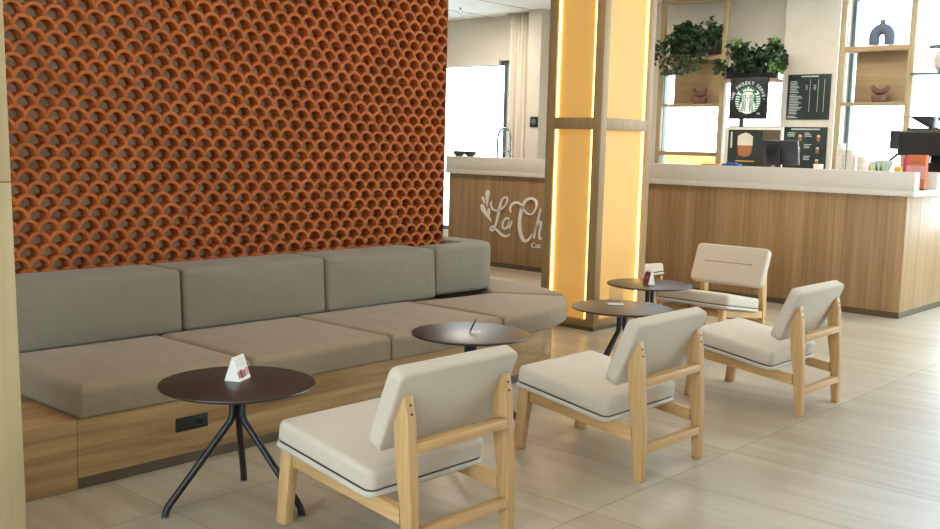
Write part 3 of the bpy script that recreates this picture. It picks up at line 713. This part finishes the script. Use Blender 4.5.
def small_bowl(label, x, y, z):
    t = thing('sculpture', label, 'ornament', (x, y, z), 'rust ceramic ornaments')
    K = dict(world=False)
    MB().lathe([(.0, 0), (.066, 0), (.076, .008), (.086, .060), (.082, .074), (0, .076)], seg=28).build('pedestal', 'terra_small', t, True, **K)
    # crescent: half ring standing on the pedestal, horns up
    P = []; n = 18
    for k in range(n + 1):
        a = PI + PI * k / n; P.append((.082 * math.cos(a), 0, .184 + .074 * math.sin(a)))
    MB().tube(P, [.012 + .020 * math.sin(PI * k / n) ** .7 for k in range(n + 1)], 12).build('crescent', 'terra_small', t, True, angle=70, **K)
    return t
small_bowl('rust crescent ornament on the lower shelf of the unit with the trailing plant', -2.43, 7.28, 1.985)
small_bowl('rust crescent ornament on the lower shelf by the right window', -.29, 7.28, 1.985)
P = []
for k in range(25):
    a = -PI * .5 + .52 + (2 * PI - 1.04) * k / 24
    P.append((-.313 + .105 * math.cos(a), 7.24, 2.575 + .125 + .118 * math.sin(a)))
P = []
n = 28
for k in range(n + 1):                     # horseshoe body with both feet on the shelf
    u = k / n
    if u < .2: P.append((-.313 - .080, 7.29, 2.590 + .075 * u / .2))
    elif u > .8: P.append((-.313 + .080, 7.29, 2.590 + .075 * (1 - u) / .2))
    else:
        a = PI - PI * (u - .2) / .6; P.append((-.313 + .080 * math.cos(a), 7.29, 2.665 + .088 * math.sin(a)))
rv = MB().tube(P, [.052 + .006 * math.sin(PI * k / n) for k in range(n + 1)], 18)
rv.lathe([(.050, 2.765), (.040, 2.795), (.024, 2.825), (.023, 2.845), (.026, 2.852), (.018, 2.852)], (-.313, 7.29, 0), 20)
o = rv.build('ring_vase', 'slate', None, True, angle=70)
tag(o, 'slate grey ring-shaped vase on top of the right shelf unit', 'vase')
o = MB().lathe([(.0, 0), (.05, 0), (.09, .05), (.105, .12), (.09, .19), (.05, .235), (.03, .26), (.034, .28), (.025, .28)], (.36, 7.22, 2.275), 28).build('round_vase', 'beige_cer', None, True, angle=70)
tag(o, 'round beige vase on the thin window shelf at the right edge', 'vase')
t = thing('window_shelf', 'thin grey shelf across the window at the right edge', 'shelf', (.8, 7.2, 0))
MB().box(.064, 2.0, 7.12, 7.36, 2.255, 2.275).build('board', 'frame', t, False, .001)
MB().box(1.96, 2.0, 7.12, 7.36, 0, 2.255).build('support', 'frame', t)

# ------------------------------------------------------------------ plants
def foliage(center, spread, n, size, trailing=()):
    v = []; f = []
    rnd = random.Random(int(center[0] * 100) + n)
    def leaf(p, s, d):
        d = Vector(d).normalized(); up = Vector((rnd.uniform(-1, 1), rnd.uniform(-1, 1), rnd.uniform(-.3, 1))).normalized()
        w = d.cross(up); w = w.normalized() if w.length > .05 else Vector((1, 0, 0)); nn = w.cross(d)
        k = len(v); p = Vector(p)
        for a, b, c in ((0, 0, 0), (.35, .42, .10), (.72, .34, .06), (1, 0, -.1), (.72, -.34, .06), (.35, -.42, .10), (.5, 0, -.05)):
            v.append(tuple(p + d * a * s + w * b * s + nn * c * s))
        f.extend([(k, k + 1, k + 6), (k + 1, k + 2, k + 6), (k + 2, k + 3, k + 6), (k + 3, k + 4, k + 6), (k + 4, k + 5, k + 6), (k + 5, k, k + 6)])
    for _ in range(n):
        while True:
            q = Vector((rnd.uniform(-1, 1), rnd.uniform(-1, 1), rnd.uniform(-1, 1)))
            if q.length < 1: break
        lump = 0.75 + .35 * math.sin(q.x * 7 + center[0] * 3) * math.cos(q.z * 5 + q.x * 3)
        p = Vector(center) + Vector((q.x * spread[0], q.y * spread[1], q.z * spread[2])) * lump
        leaf(p, size * rnd.uniform(.7, 1.25), (rnd.uniform(-1, 1), rnd.uniform(-1, .4), rnd.uniform(-.8, .6)))
    for (x, y, z, ln, k) in trailing:
        for i in range(k):
            u = i / k; leaf((x + rnd.uniform(-.05, .05) + .03 * math.sin(i), y + rnd.uniform(-.03, .03), z - ln * u), size * rnd.uniform(.6, 1.0), (rnd.uniform(-1, 1), rnd.uniform(-1, 0), rnd.uniform(-1, .3)))
    return MB().add(v, f)
def pot_box(t, x0, x1, y0, y1, z0, z1):
    MB().box(x0, x1, y0, y1, z0, z1).build('planter', 'black', t, False, .006)
t = thing('trailing_plant', 'big bushy plant with trailing stems on the left oak shelf unit', 'plant', (-2.5, 7.25, 2.555))
pot_box(t, -2.80, -2.18, 7.16, 7.38, 2.555, 2.74)
fb = foliage((-2.56, 7.2, 2.72), (.40, .17, .20), 640, .062, [(-2.93, 7.05, 2.74, .30, 42), (-2.78, 7.05, 2.62, .30, 40), (-2.66, 7.06, 2.58, .24, 34), (-2.50, 7.06, 2.56, .22, 36), (-2.38, 7.06, 2.56, .20, 30), (-2.99, 7.1, 2.66, .2, 26), (-2.28, 7.06, 2.56, .12, 16)])
fb2 = foliage((-2.24, 7.2, 2.80), (.13, .12, .20), 170, .06)
fb.add(fb2.v, fb2.f); fb3 = foliage((-2.62, 7.2, 2.86), (.18, .12, .10), 150, .06); fb.add(fb3.v, fb3.f)
fb.build('foliage', 'leaf1', t)
foliage((-2.62, 7.12, 2.48), (.24, .05, .12), 46, .042, [(-2.76, 7.12, 2.5, .2, 12), (-2.45, 7.12, 2.45, .16, 10)]).build('young_leaves', 'leaf2', t)
MB().tube([(-2.76, 7.08, 2.56), (-2.76, 7.05, 2.45), (-2.73, 7.05, 2.3)], .004, 6).tube([(-2.66, 7.08, 2.58), (-2.67, 7.05, 2.45), (-2.64, 7.05, 2.3)], .004, 6).tube([(-2.58, 7.08, 2.58), (-2.56, 7.05, 2.42), (-2.58, 7.05, 2.32)], .004, 6).build('stem', 'stem', t, True)
t = thing('bushy_plant', 'bushy plant in a dark trough above the round emblem sign', 'plant', (-1.7, 7.2, 2.262))
pot_box(t, -2.02, -1.47, 7.14, 7.34, 2.262, 2.40)
fb = foliage((-1.70, 7.12, 2.47), (.34, .15, .17), 620, .058)
for c_, s_, n_ in (((-1.86, 7.1, 2.60), (.16, .12, .10), 130), ((-1.42, 7.08, 2.55), (.17, .13, .18), 190), ((-2.04, 7.06, 2.40), (.08, .1, .10), 60), ((-1.30, 7.05, 2.42), (.08, .1, .15), 60)):
    g_ = foliage(c_, s_, n_, .055); fb.add(g_.v, g_.f)
fb.build('foliage', 'leaf1', t)
fb = foliage((-1.36, 6.98, 2.36), (.08, .06, .09), 34, .05); g_ = foliage((-1.80, 7.0, 2.66), (.16, .06, .05), 22, .045); fb.add(g_.v, g_.f); g_ = foliage((-1.36, 7.0, 2.66), (.10, .06, .05), 16, .045); fb.add(g_.v, g_.f)
fb.build('young_leaves', 'leaf2', t)

# ------------------------------------------------------------------ round emblem sign
def disc(mb, cx, cz, r, y0, y1, seg=48, sx=1.0):
    mb.prism([(cx + r * sx * math.cos(2 * PI * k / seg), cz + r * math.sin(2 * PI * k / seg)) for k in range(seg)], lambda a, b, h: (a, h, b), y1, y0); return mb
SX, SY, SZ = -1.700, 7.09, 2.035
t = thing('emblem_sign', 'dark square sign with a round green and white emblem on a thin post', 'sign', (SX, SY, 1.128))
MB().box(SX - .235, SX + .225, SY, SY + .03, SZ - .235, SZ + .235).build('board', 'black', t, False, .003)
MB().box(SX - .105, SX - .055, SY + .006, SY + .024, 1.142, SZ - .235).box(SX - .20, SX + .04, SY - .07, SY + .10, 1.128, 1.142).build('post', 'black', t, False, .002)
EX, EZ, ER = SX - .005, SZ - .02, .158
disc(MB(), EX, EZ, ER, SY - .004, SY).build('emblem_disc', 'green', t)
wv = MB(); y0, y1 = SY - .008, SY - .004
fnz = lambda a, b, h_: (EX + a * ER, h_, EZ + b * ER)
hair = [(-.50, .30), (-.34, .52), (0, .60), (.34, .52), (.50, .30), (.46, -.05), (.62, -.45), (.50, -.80), (.25, -.95), (0, -.99), (-.25, -.95), (-.50, -.80), (-.62, -.45), (-.46, -.05)]
wv.prism(hair, fnz, y1, y0)
for s in (-1, 1):
    for k in range(7):                                    # scaled tail fins down both sides
        z = .30 - .17 * k; w = math.sqrt(max(.05, .96 - z * z))
        wv.prism([(s * w, z), (s * (w - .30), z - .05), (s * (w - .32), z - .13), (s * (w - .03), z - .10)], fnz, y1, y0)
    wv.prism([(s * .90, .42), (s * .58, .34), (s * .52, .46), (s * .70, .50), (s * .72, .68)], fnz, y1, y0)
crown = [(-.36, .60), (-.46, .74), (-.30, .70), (-.22, .84), (-.12, .72), (0, .98), (.12, .72), (.22, .84), (.30, .70), (.46, .74), (.36, .60), (0, .66)]
wv.prism(crown, fnz, y1, y0)
wv.build('emblem_figure', 'emblem', t)
gl_ = MB(); ya, yb = SY - .011, SY - .008
for s in (-1, 1):
    for q in (.20, .34, .46):
        P = catmull([(s * q * .75, .38), (s * q * 1.05, .05), (s * q * .8, -.35), (s * q * 1.05, -.80)], 4)
        for i in range(len(P) - 1):
            (a, b), (c, d) = P[i], P[i + 1]; gl_.prism([(a - .022, b), (a + .022, b), (c + .022, d), (c - .022, d)], fnz, yb, ya)
gl_.prism([(-.13, .17), (-.03, .14), (-.03, .17), (-.13, .20)], fnz, yb, ya).prism([(.13, .17), (.03, .14), (.03, .17), (.13, .20)], fnz, yb, ya).prism([(-.07, -.10), (.07, -.10), (0, -.14)], fnz, yb, ya).prism([(-.015, .12), (.015, .12), (.03, 0), (-.03, 0)], fnz, yb, ya)
gl_.build('emblem_lines', 'green', t)
arc = MB()
msg = 'WE PROUDLY SERVE'
for i, ch in enumerate(msg):
    if ch == ' ': continue
    a = math.radians(166 - 152 * i / (len(msg) - 1)); tv, tf = text_mesh(ch, .052, .0015)
    arc.add(on_front(tv, EX + .192 * math.cos(a), SY - .002, EZ + .192 * math.sin(a), a - PI / 2), tf)
disc(arc, EX - .196, EZ + .01, .006, SY - .004, SY, 10); disc(arc, EX + .196, EZ + .01, .006, SY - .004, SY, 10)
tv, tf = text_mesh('TM', .026, .0015); arc.add(on_front(tv, EX + .135, SY - .002, EZ - .155), tf)
arc.build('lettering', 'emblem', t)

# ------------------------------------------------------------------ menu boards and poster
def rows(mb, x0, x1, z, h, y, n=1, gap=.02, ragged=0.4):
    for k in range(n): mb.box(x0, x0 + (x1 - x0) * random.uniform(1 - ragged, 1), y - .002, y, z - k * gap - h, z - k * gap)
t = thing('menu_board', 'upper dark green menu board listing drinks and prices on the cream pier', 'menu board', (-1.115, 7.37, 1.8))
MB().box(-1.365, -.865, 7.366, 7.38, 1.805, 2.308).build('board', 'board', t, False, .002)
mb = MB(); Y_ = 7.366
rows(mb, -1.21, -1.01, 2.292, .014, Y_, 1, ragged=0)
rows(mb, -1.335, -1.22, 2.235, .007, Y_, 8, .0175); rows(mb, -1.335, -1.18, 2.085, .007, Y_, 13, .0175, .55); rows(mb, -1.35, -1.23, 1.846, .007, Y_, 2, .016)
for x in (-1.10, -1.005, -.935): mb.box(x - .002, x + .002, Y_ - .002, Y_, 1.89, 2.25)
for z in (2.18, 2.16, 2.14): mb.box(-1.15, -1.13, Y_ - .002, Y_, z, z + .008); mb.box(-1.06, -1.03, Y_ - .002, Y_, z, z + .008)
mb.build('printing', 'chalk', t)
t = thing('menu_board', 'lower dark green menu board with six pictured drinks on the cream pier', 'menu board', (-1.12, 7.37, 1.24))
MB().box(-1.374, -.870, 7.366, 7.38, 1.235, 1.722).build('board', 'board', t, False, .002)
mb = MB(); rows(mb, -1.29, -.955, 1.705, .014, Y_, 1, ragged=0)
for (x, z) in ((-1.33, 1.66), (-1.13, 1.66), (-1.13, 1.53), (-1.13, 1.40), (-1.33, 1.53), (-1.33, 1.40)): rows(mb, x, x + .09, z, .007, Y_, 3, .018)
mb.build('printing', 'chalk', t)
mb = MB(); mc = MB()
for (x, z) in ((-1.18, 1.60), (-.965, 1.60), (-1.19, 1.465), (-.97, 1.465), (-1.19, 1.33), (-.97, 1.33)):
    mb = MB(); mc = MB()
    mb.prism([(x - .016, z - .035), (x + .016, z - .035), (x + .02, z + .015), (x - .02, z + .015)], lambda a, b, h_: (a, h_, b), Y_, Y_ - .002)
    mc.prism([(x - .02, z + .015), (x + .02, z + .015), (x + .012, z + .035), (x - .012, z + .035)], lambda a, b, h_: (a, h_, b), Y_, Y_ - .002)
    dp = mb.build('drink_picture', 'coffee', t); mc.build('foam_picture', 'foam', dp)
t = thing('poster', 'dark poster of a foamy coffee glass leaning behind the till', 'poster', (-1.75, 7.3, 1.2))
MB().box(-1.925, -1.215, 6.99, 7.02, 0, 1.705).build('panel', 'cream', t, False, .002)
MB().box(-1.865, -1.24, 6.978, 6.99, 1.20, 1.676).build('print_sheet', 'board', t)
MB().box(-1.44, -1.24, 6.976, 6.979, 1.50, 1.676).build('brown_reflection', 'kick', t)  # brown reflection on the poster, put in as a coloured patch
fq = lambda a, b, h_: (a, h_, b)
PX = -1.660
MB().prism([(PX - .075, 1.415), (PX - .06, 1.385), (PX, 1.372), (PX + .06, 1.38), (PX + .085, 1.41), (PX + .10, 1.50), (PX - .085, 1.50)], fq, 6.978, 6.975).build('coffee_picture', 'coffee', t)
MB().prism([(PX - .085, 1.50), (PX + .10, 1.50), (PX + .10, 1.60), (PX + .06, 1.628), (PX + .01, 1.645), (PX - .04, 1.628), (PX - .085, 1.605)], fq, 6.978, 6.975).build('foam_picture', 'foam', t)
mb = MB(); mb.box(-1.835, -1.813, 6.976, 6.978, 1.47, 1.65); mb.build('side_printing', 'chalk', t)
MB().box(-1.76, -1.53, 6.976, 6.978, 1.318, 1.328).build('printing', 'yellow', t)
struct(MB().box(-1.50, -1.442, 7.42, 7.46, 1.5, 1.70).build('trim_7', 'lintel'))
# stool that carries poster and signs: low back-bar against the windows
bb = thing('back_bar', 'low oak back bar below the windows behind the counter', 'cabinet', (-1.2, 7.2, 0))
# ------------------------------------------------------------------ things on the counter
t = thing('till_screen', 'dark grey point of sale screen seen from behind on the counter', 'screen', (-.66, 5.78, 1.128))
K = dict(world=False)
MB().obox((0, 0, .30), (.187, 0, 0), (0, .018, .004), (0, -.028, .118)).build('display', 'dark', t, False, .008, **K)
MB().obox((-.05, -.045, .24), (.075, 0, 0), (0, .012, 0), (0, -.012, .09)).build('stand', 'black', t, False, .006, **K)
MB().box(-.11, .05, -.09, .10, 0, .02).box(-.09, .0, -.055, -.03, .02, .17).build('stand_base', 'dark', t, False, .004, **K)
MB().obox((-.005, -.064, .405), (.016, 0, 0), (0, .001, 0), (0, 0, .004)).build('badge', 'steel', t, **K)
MB().box(-.06, -.025, -.062, -.056, .162, .172).build('port', 'paper', t, **K)

M['letter'] = plain('cream_letter', (236, 228, 212), 0.6, var=0.02)
M['cup'] = plain('paper_cup', (226, 216, 204), 0.6)
def cup_stack(label, x, y, r, h, mat='cup', n=9):
    prof = [(r * .72, 0)]
    for k in range(n):
        z = h * (k + 1) / n
        prof += [(r * .93, z - h / n * .35), (r, z - h / n * .3), (r, z)] if k else [(r * .95, z - .012), (r, z - .01), (r, z)]
    prof += [(r * .9, h)]
    o = MB().lathe(prof, (x, y, 1.128), 28).build('cup_stack', mat, None, True)
    return tag(o, label, 'cups', 'stacks of cups on the counter')
cup_stack('tallest stack of paper cups on the counter under the right window', -.065, 5.80, .042, .40)
cup_stack('stack of paper cups second from the left under the right window', .035, 5.80, .043, .345, 'cup')
cup_stack('low stack of paper cups beside the paper fan', .135, 5.80, .046, .285, 'cup', 6)
cup_stack('single white cup beside the lower menu board', -.235, 5.70, .045, .20, 'paper', 2)
t = thing('napkin_fan', 'fan of pale mint paper sleeves in a holder by the coffee machine', 'paper sleeves', (.345, 5.72, 1.128))
f = MB()
for k in range(9):
    a = (k - 4) * .085; f.obox((.012 * (k - 4), .006 * (k % 3), .16), (.030, 0, .004), (.004, .003, 0), (math.sin(a) * .09, 0, math.cos(a) * .09))
f.build('sleeves', 'mint', t, False, .002, **K)
MB().box(-.085, .085, -.05, .05, 0, .10).build('holder', 'white', t, False, .004, **K)
o = MB().box(-.04, .04, -.035, .035, 0, .225).build('packet', 'yellow', None, False, .006); o.location = (.235, 5.83, 1.128)
tag(o, 'yellow packet between the cups and the paper sleeves', 'packet')
o = MB().box(-.03, .03, -.03, .03, 0, .20).build('packet', 'yellow', None, False, .006); o.location = (.452, 5.86, 1.128)
tag(o, 'yellow packet right of the paper sleeves', 'packet')
t = thing('drink_box', 'orange and pink box standing at the end of the counter', 'box', (.700, 5.62, 1.128))
MB().box(-.082, .082, -.035, .035, .012, .31).build('carton', 'orange', t, False, .002, **K)
MB().box(-.086, .086, -.04, .04, 0, .012).build('tray', 'black', t, **K)  # assumed tray; its black draws the shadow line under the box
MB().box(-.080, .080, -.0365, -.035, .10, .215).build('pink_band', 'rose', t, **K)
mb = MB(); mb.box(-.045, .045, -.0365, -.035, .235, .25); mb.box(-.075, .02, -.038, -.0365, .115, .135); mb.build('printing', 'coffee', t, **K)
o = MB().box(-.032, .032, -.035, .035, 0, .295).build('carton', 'pink', None, False, .004); o.location = (.585, 5.72, 1.128)
tag(o, 'slim magenta carton beside the orange box', 'carton')
t = thing('coffee_machine', 'large black coffee machine at the right end of the counter', 'coffee machine', (.80, 6.06, 1.128))
MB().box(-.46, .55, .05, .42, .30, .53).build('body', 'black', t, False, .02, 3, **K)
MB().box(-.43, .50, .20, .42, .02, .30).build('back_body', 'black', t, False, .01, **K)
MB().box(-.44, .52, .0, .42, 0, .07).build('drip_tray', 'dark', t, False, .006, **K)
MB().box(-.545, -.46, .08, .36, .36, .535).build('side_panel', 'board', t, False, .01, **K)
MB().tube([(-.47, .10, .31), (-.50, .02, .26), (-.53, -.02, .20), (-.54, -.02, .13)], .013, 10).build('steam_wand', 'black', t, True, **K)
for x in (-.2, .2): MB().lathe([(.04, .235), (.045, .24), (.045, .30), (.035, .31)], (x, .12, 0), 20).tube([(x, .12, .255), (x, -.06, .245)], .012, 10).build('group_head', 'steel', t, True, **K)
MB().box(-.40, .50, .10, .40, .53, .545).build('cup_rail', 'steel', t, False, .003, **K)
t = thing('bean_hopper', 'dark bean hopper and lid tilted on top of the coffee machine', 'hopper', (.615, 6.27, 1.673))
MB().prism([(-.21, .119), (0, 0.0), (.0, .127), (-.21, .127)], lambda a, b, h_: (a, h_, b), -.08, .10).build('lid', 'black', t, False, .002, **K)
MB().box(-.22, .20, -.09, .11, 0, .016).build('tray', 'dark', t, False, .002, **K)
MB().lathe([(.055, .016), (.085, .10), (.09, .12), (0, .12)], (.11, .02, 0), 24).build('cone', 'dark', t, True, **K)
MB().lathe([(.088, .12), (.088, .20), (0, .20)], (.11, .02, 0), 24).build('clear_top', 'acrylic', t, True, **K)
o = MB().box(-.09, .09, -.05, .05, 0, .016).build('leaflet_stack', 'yellow', None, False, .002); o.location = (-1.18, 5.378 + .0, 1.287)
tag(o, 'yellow leaflet stack on the white counter ledge', 'leaflets')
o = MB().box(-.085, .085, -.045, .045, 0, .020).add(*(lambda m: (m.v, m.f))(MB().box(-.05, .05, -.03, .03, .02, .032))).build('leaflet_stack', 'blue', None, False, .002); o.location = (-.965, 5.378, 1.287)
tag(o, 'blue leaflet stack on the white counter ledge', 'leaflets')
def dish(label, x, y):
    o = MB().lathe([(.0, 0), (.040, 0), (.066, .022), (.074, .045), (.070, .060), (.05, .064), (0, .060)], (x, y, 1.287), 28).build('low_dish', 'olive', None, True, angle=50)
    tag(o, label, 'dish', 'dark dishes on the ledge')
dish('dark olive dish on the white ledge, left one by the window', -4.585, 5.38)
dish('dark olive dish on the white ledge, right one nearer the tap', -4.405, 5.38)
t = thing('sink_tap', 'tall arched steel tap behind the white ledge by the curtain', 'tap', (-4.275, 5.85, 1.128))
P = [(-.105, 0, 0), (-.105, 0, .30)] + [(-.105 + .105 - .105 * math.cos(a), 0, .38 + .13 * math.sin(a)) for a in [PI * k / 12 for k in range(13)]] + [(.105, 0, .30), (.105, 0, .19)]
MB().tube(P, .013, 12).build('spout', 'steel', t, True, angle=60, **K)
MB().lathe([(.03, 0), (.03, .012), (.016, .02), (.016, .06), (0, .06)], (-.105, 0, 0), 20).build('tap_base', 'steel', t, True, **K)
MB().tube([(-.105, 0, .225), (.105, 0, .225)], .006, 8).build('support_arm', 'steel', t, True, **K)
MB().lathe([(.017, .13), (.020, .15), (.017, .20), (.012, .21)], (.105, 0, 0), 16).build('spray_head', 'steel', t, True, **K)

# ------------------------------------------------------------------ left window dressing
v = []; f = []; n = 64; zt = CZ - .012
for j in range(9):
    z = .03 + (zt - .03) * j / 8
    for i in range(n + 1):
        u = i / n; wv_ = math.sin(u * 2 * PI * 6.5) * .028 + math.sin(u * 2 * PI * 2.3 + z) * .012
        k = 1.0 - .12 * (z / zt); xx = -5.36 + (u - .5) * (.40 * (1 + .12 * (1 - z / zt)))
        v.append((xx + .01 * math.sin(z * 1.3 + i * .4), 7.44 + wv_ * k, z))
for j in range(8):
    for i in range(n): a = j * (n + 1) + i; f.append((a, a + 1, a + n + 2, a + n + 1))
cu = thing('curtain', 'gathered ivory curtain hanging beside the left window', 'curtain', (-5.36, 7.44, 0))
co = MB().add(v, f).build('cloth', 'curtain', cu, True, angle=80)
sm = co.modifiers.new('thickness', 'SOLIDIFY'); sm.thickness = .003
MB().box(-5.60, -5.14, 7.41, 7.47, CZ - .018, CZ).build('track', 'joint', cu)
t = thing('wall_switch', 'black wall switch with a round dial on the cream pier', 'switch', (-4.932, 7.25, 1.69))
MB().box(-5.003, -4.868, 7.248, 7.26, 1.69, 1.83).build('plate', 'black', t, False, .003)
MB().lathe([(.046, 0), (.046, .008), (.036, .008), (.036, .004), (.020, .004), (.020, .010), (0, .010)], (0, 0, 0), 28).build('dial', 'steel', t, True, **K)
d_ = [x for x in SC.objects if x.parent == t and x.name.startswith('dial')][0]; d_.location = (-.001, -.002, .07); d_.rotation_euler = (PI / 2, 0, 0)
# back bar body
MB().box(-3.05, -1.445, 7.04, 7.58, 0, 1.128).build('carcass', 'counter', bb, False, .002)
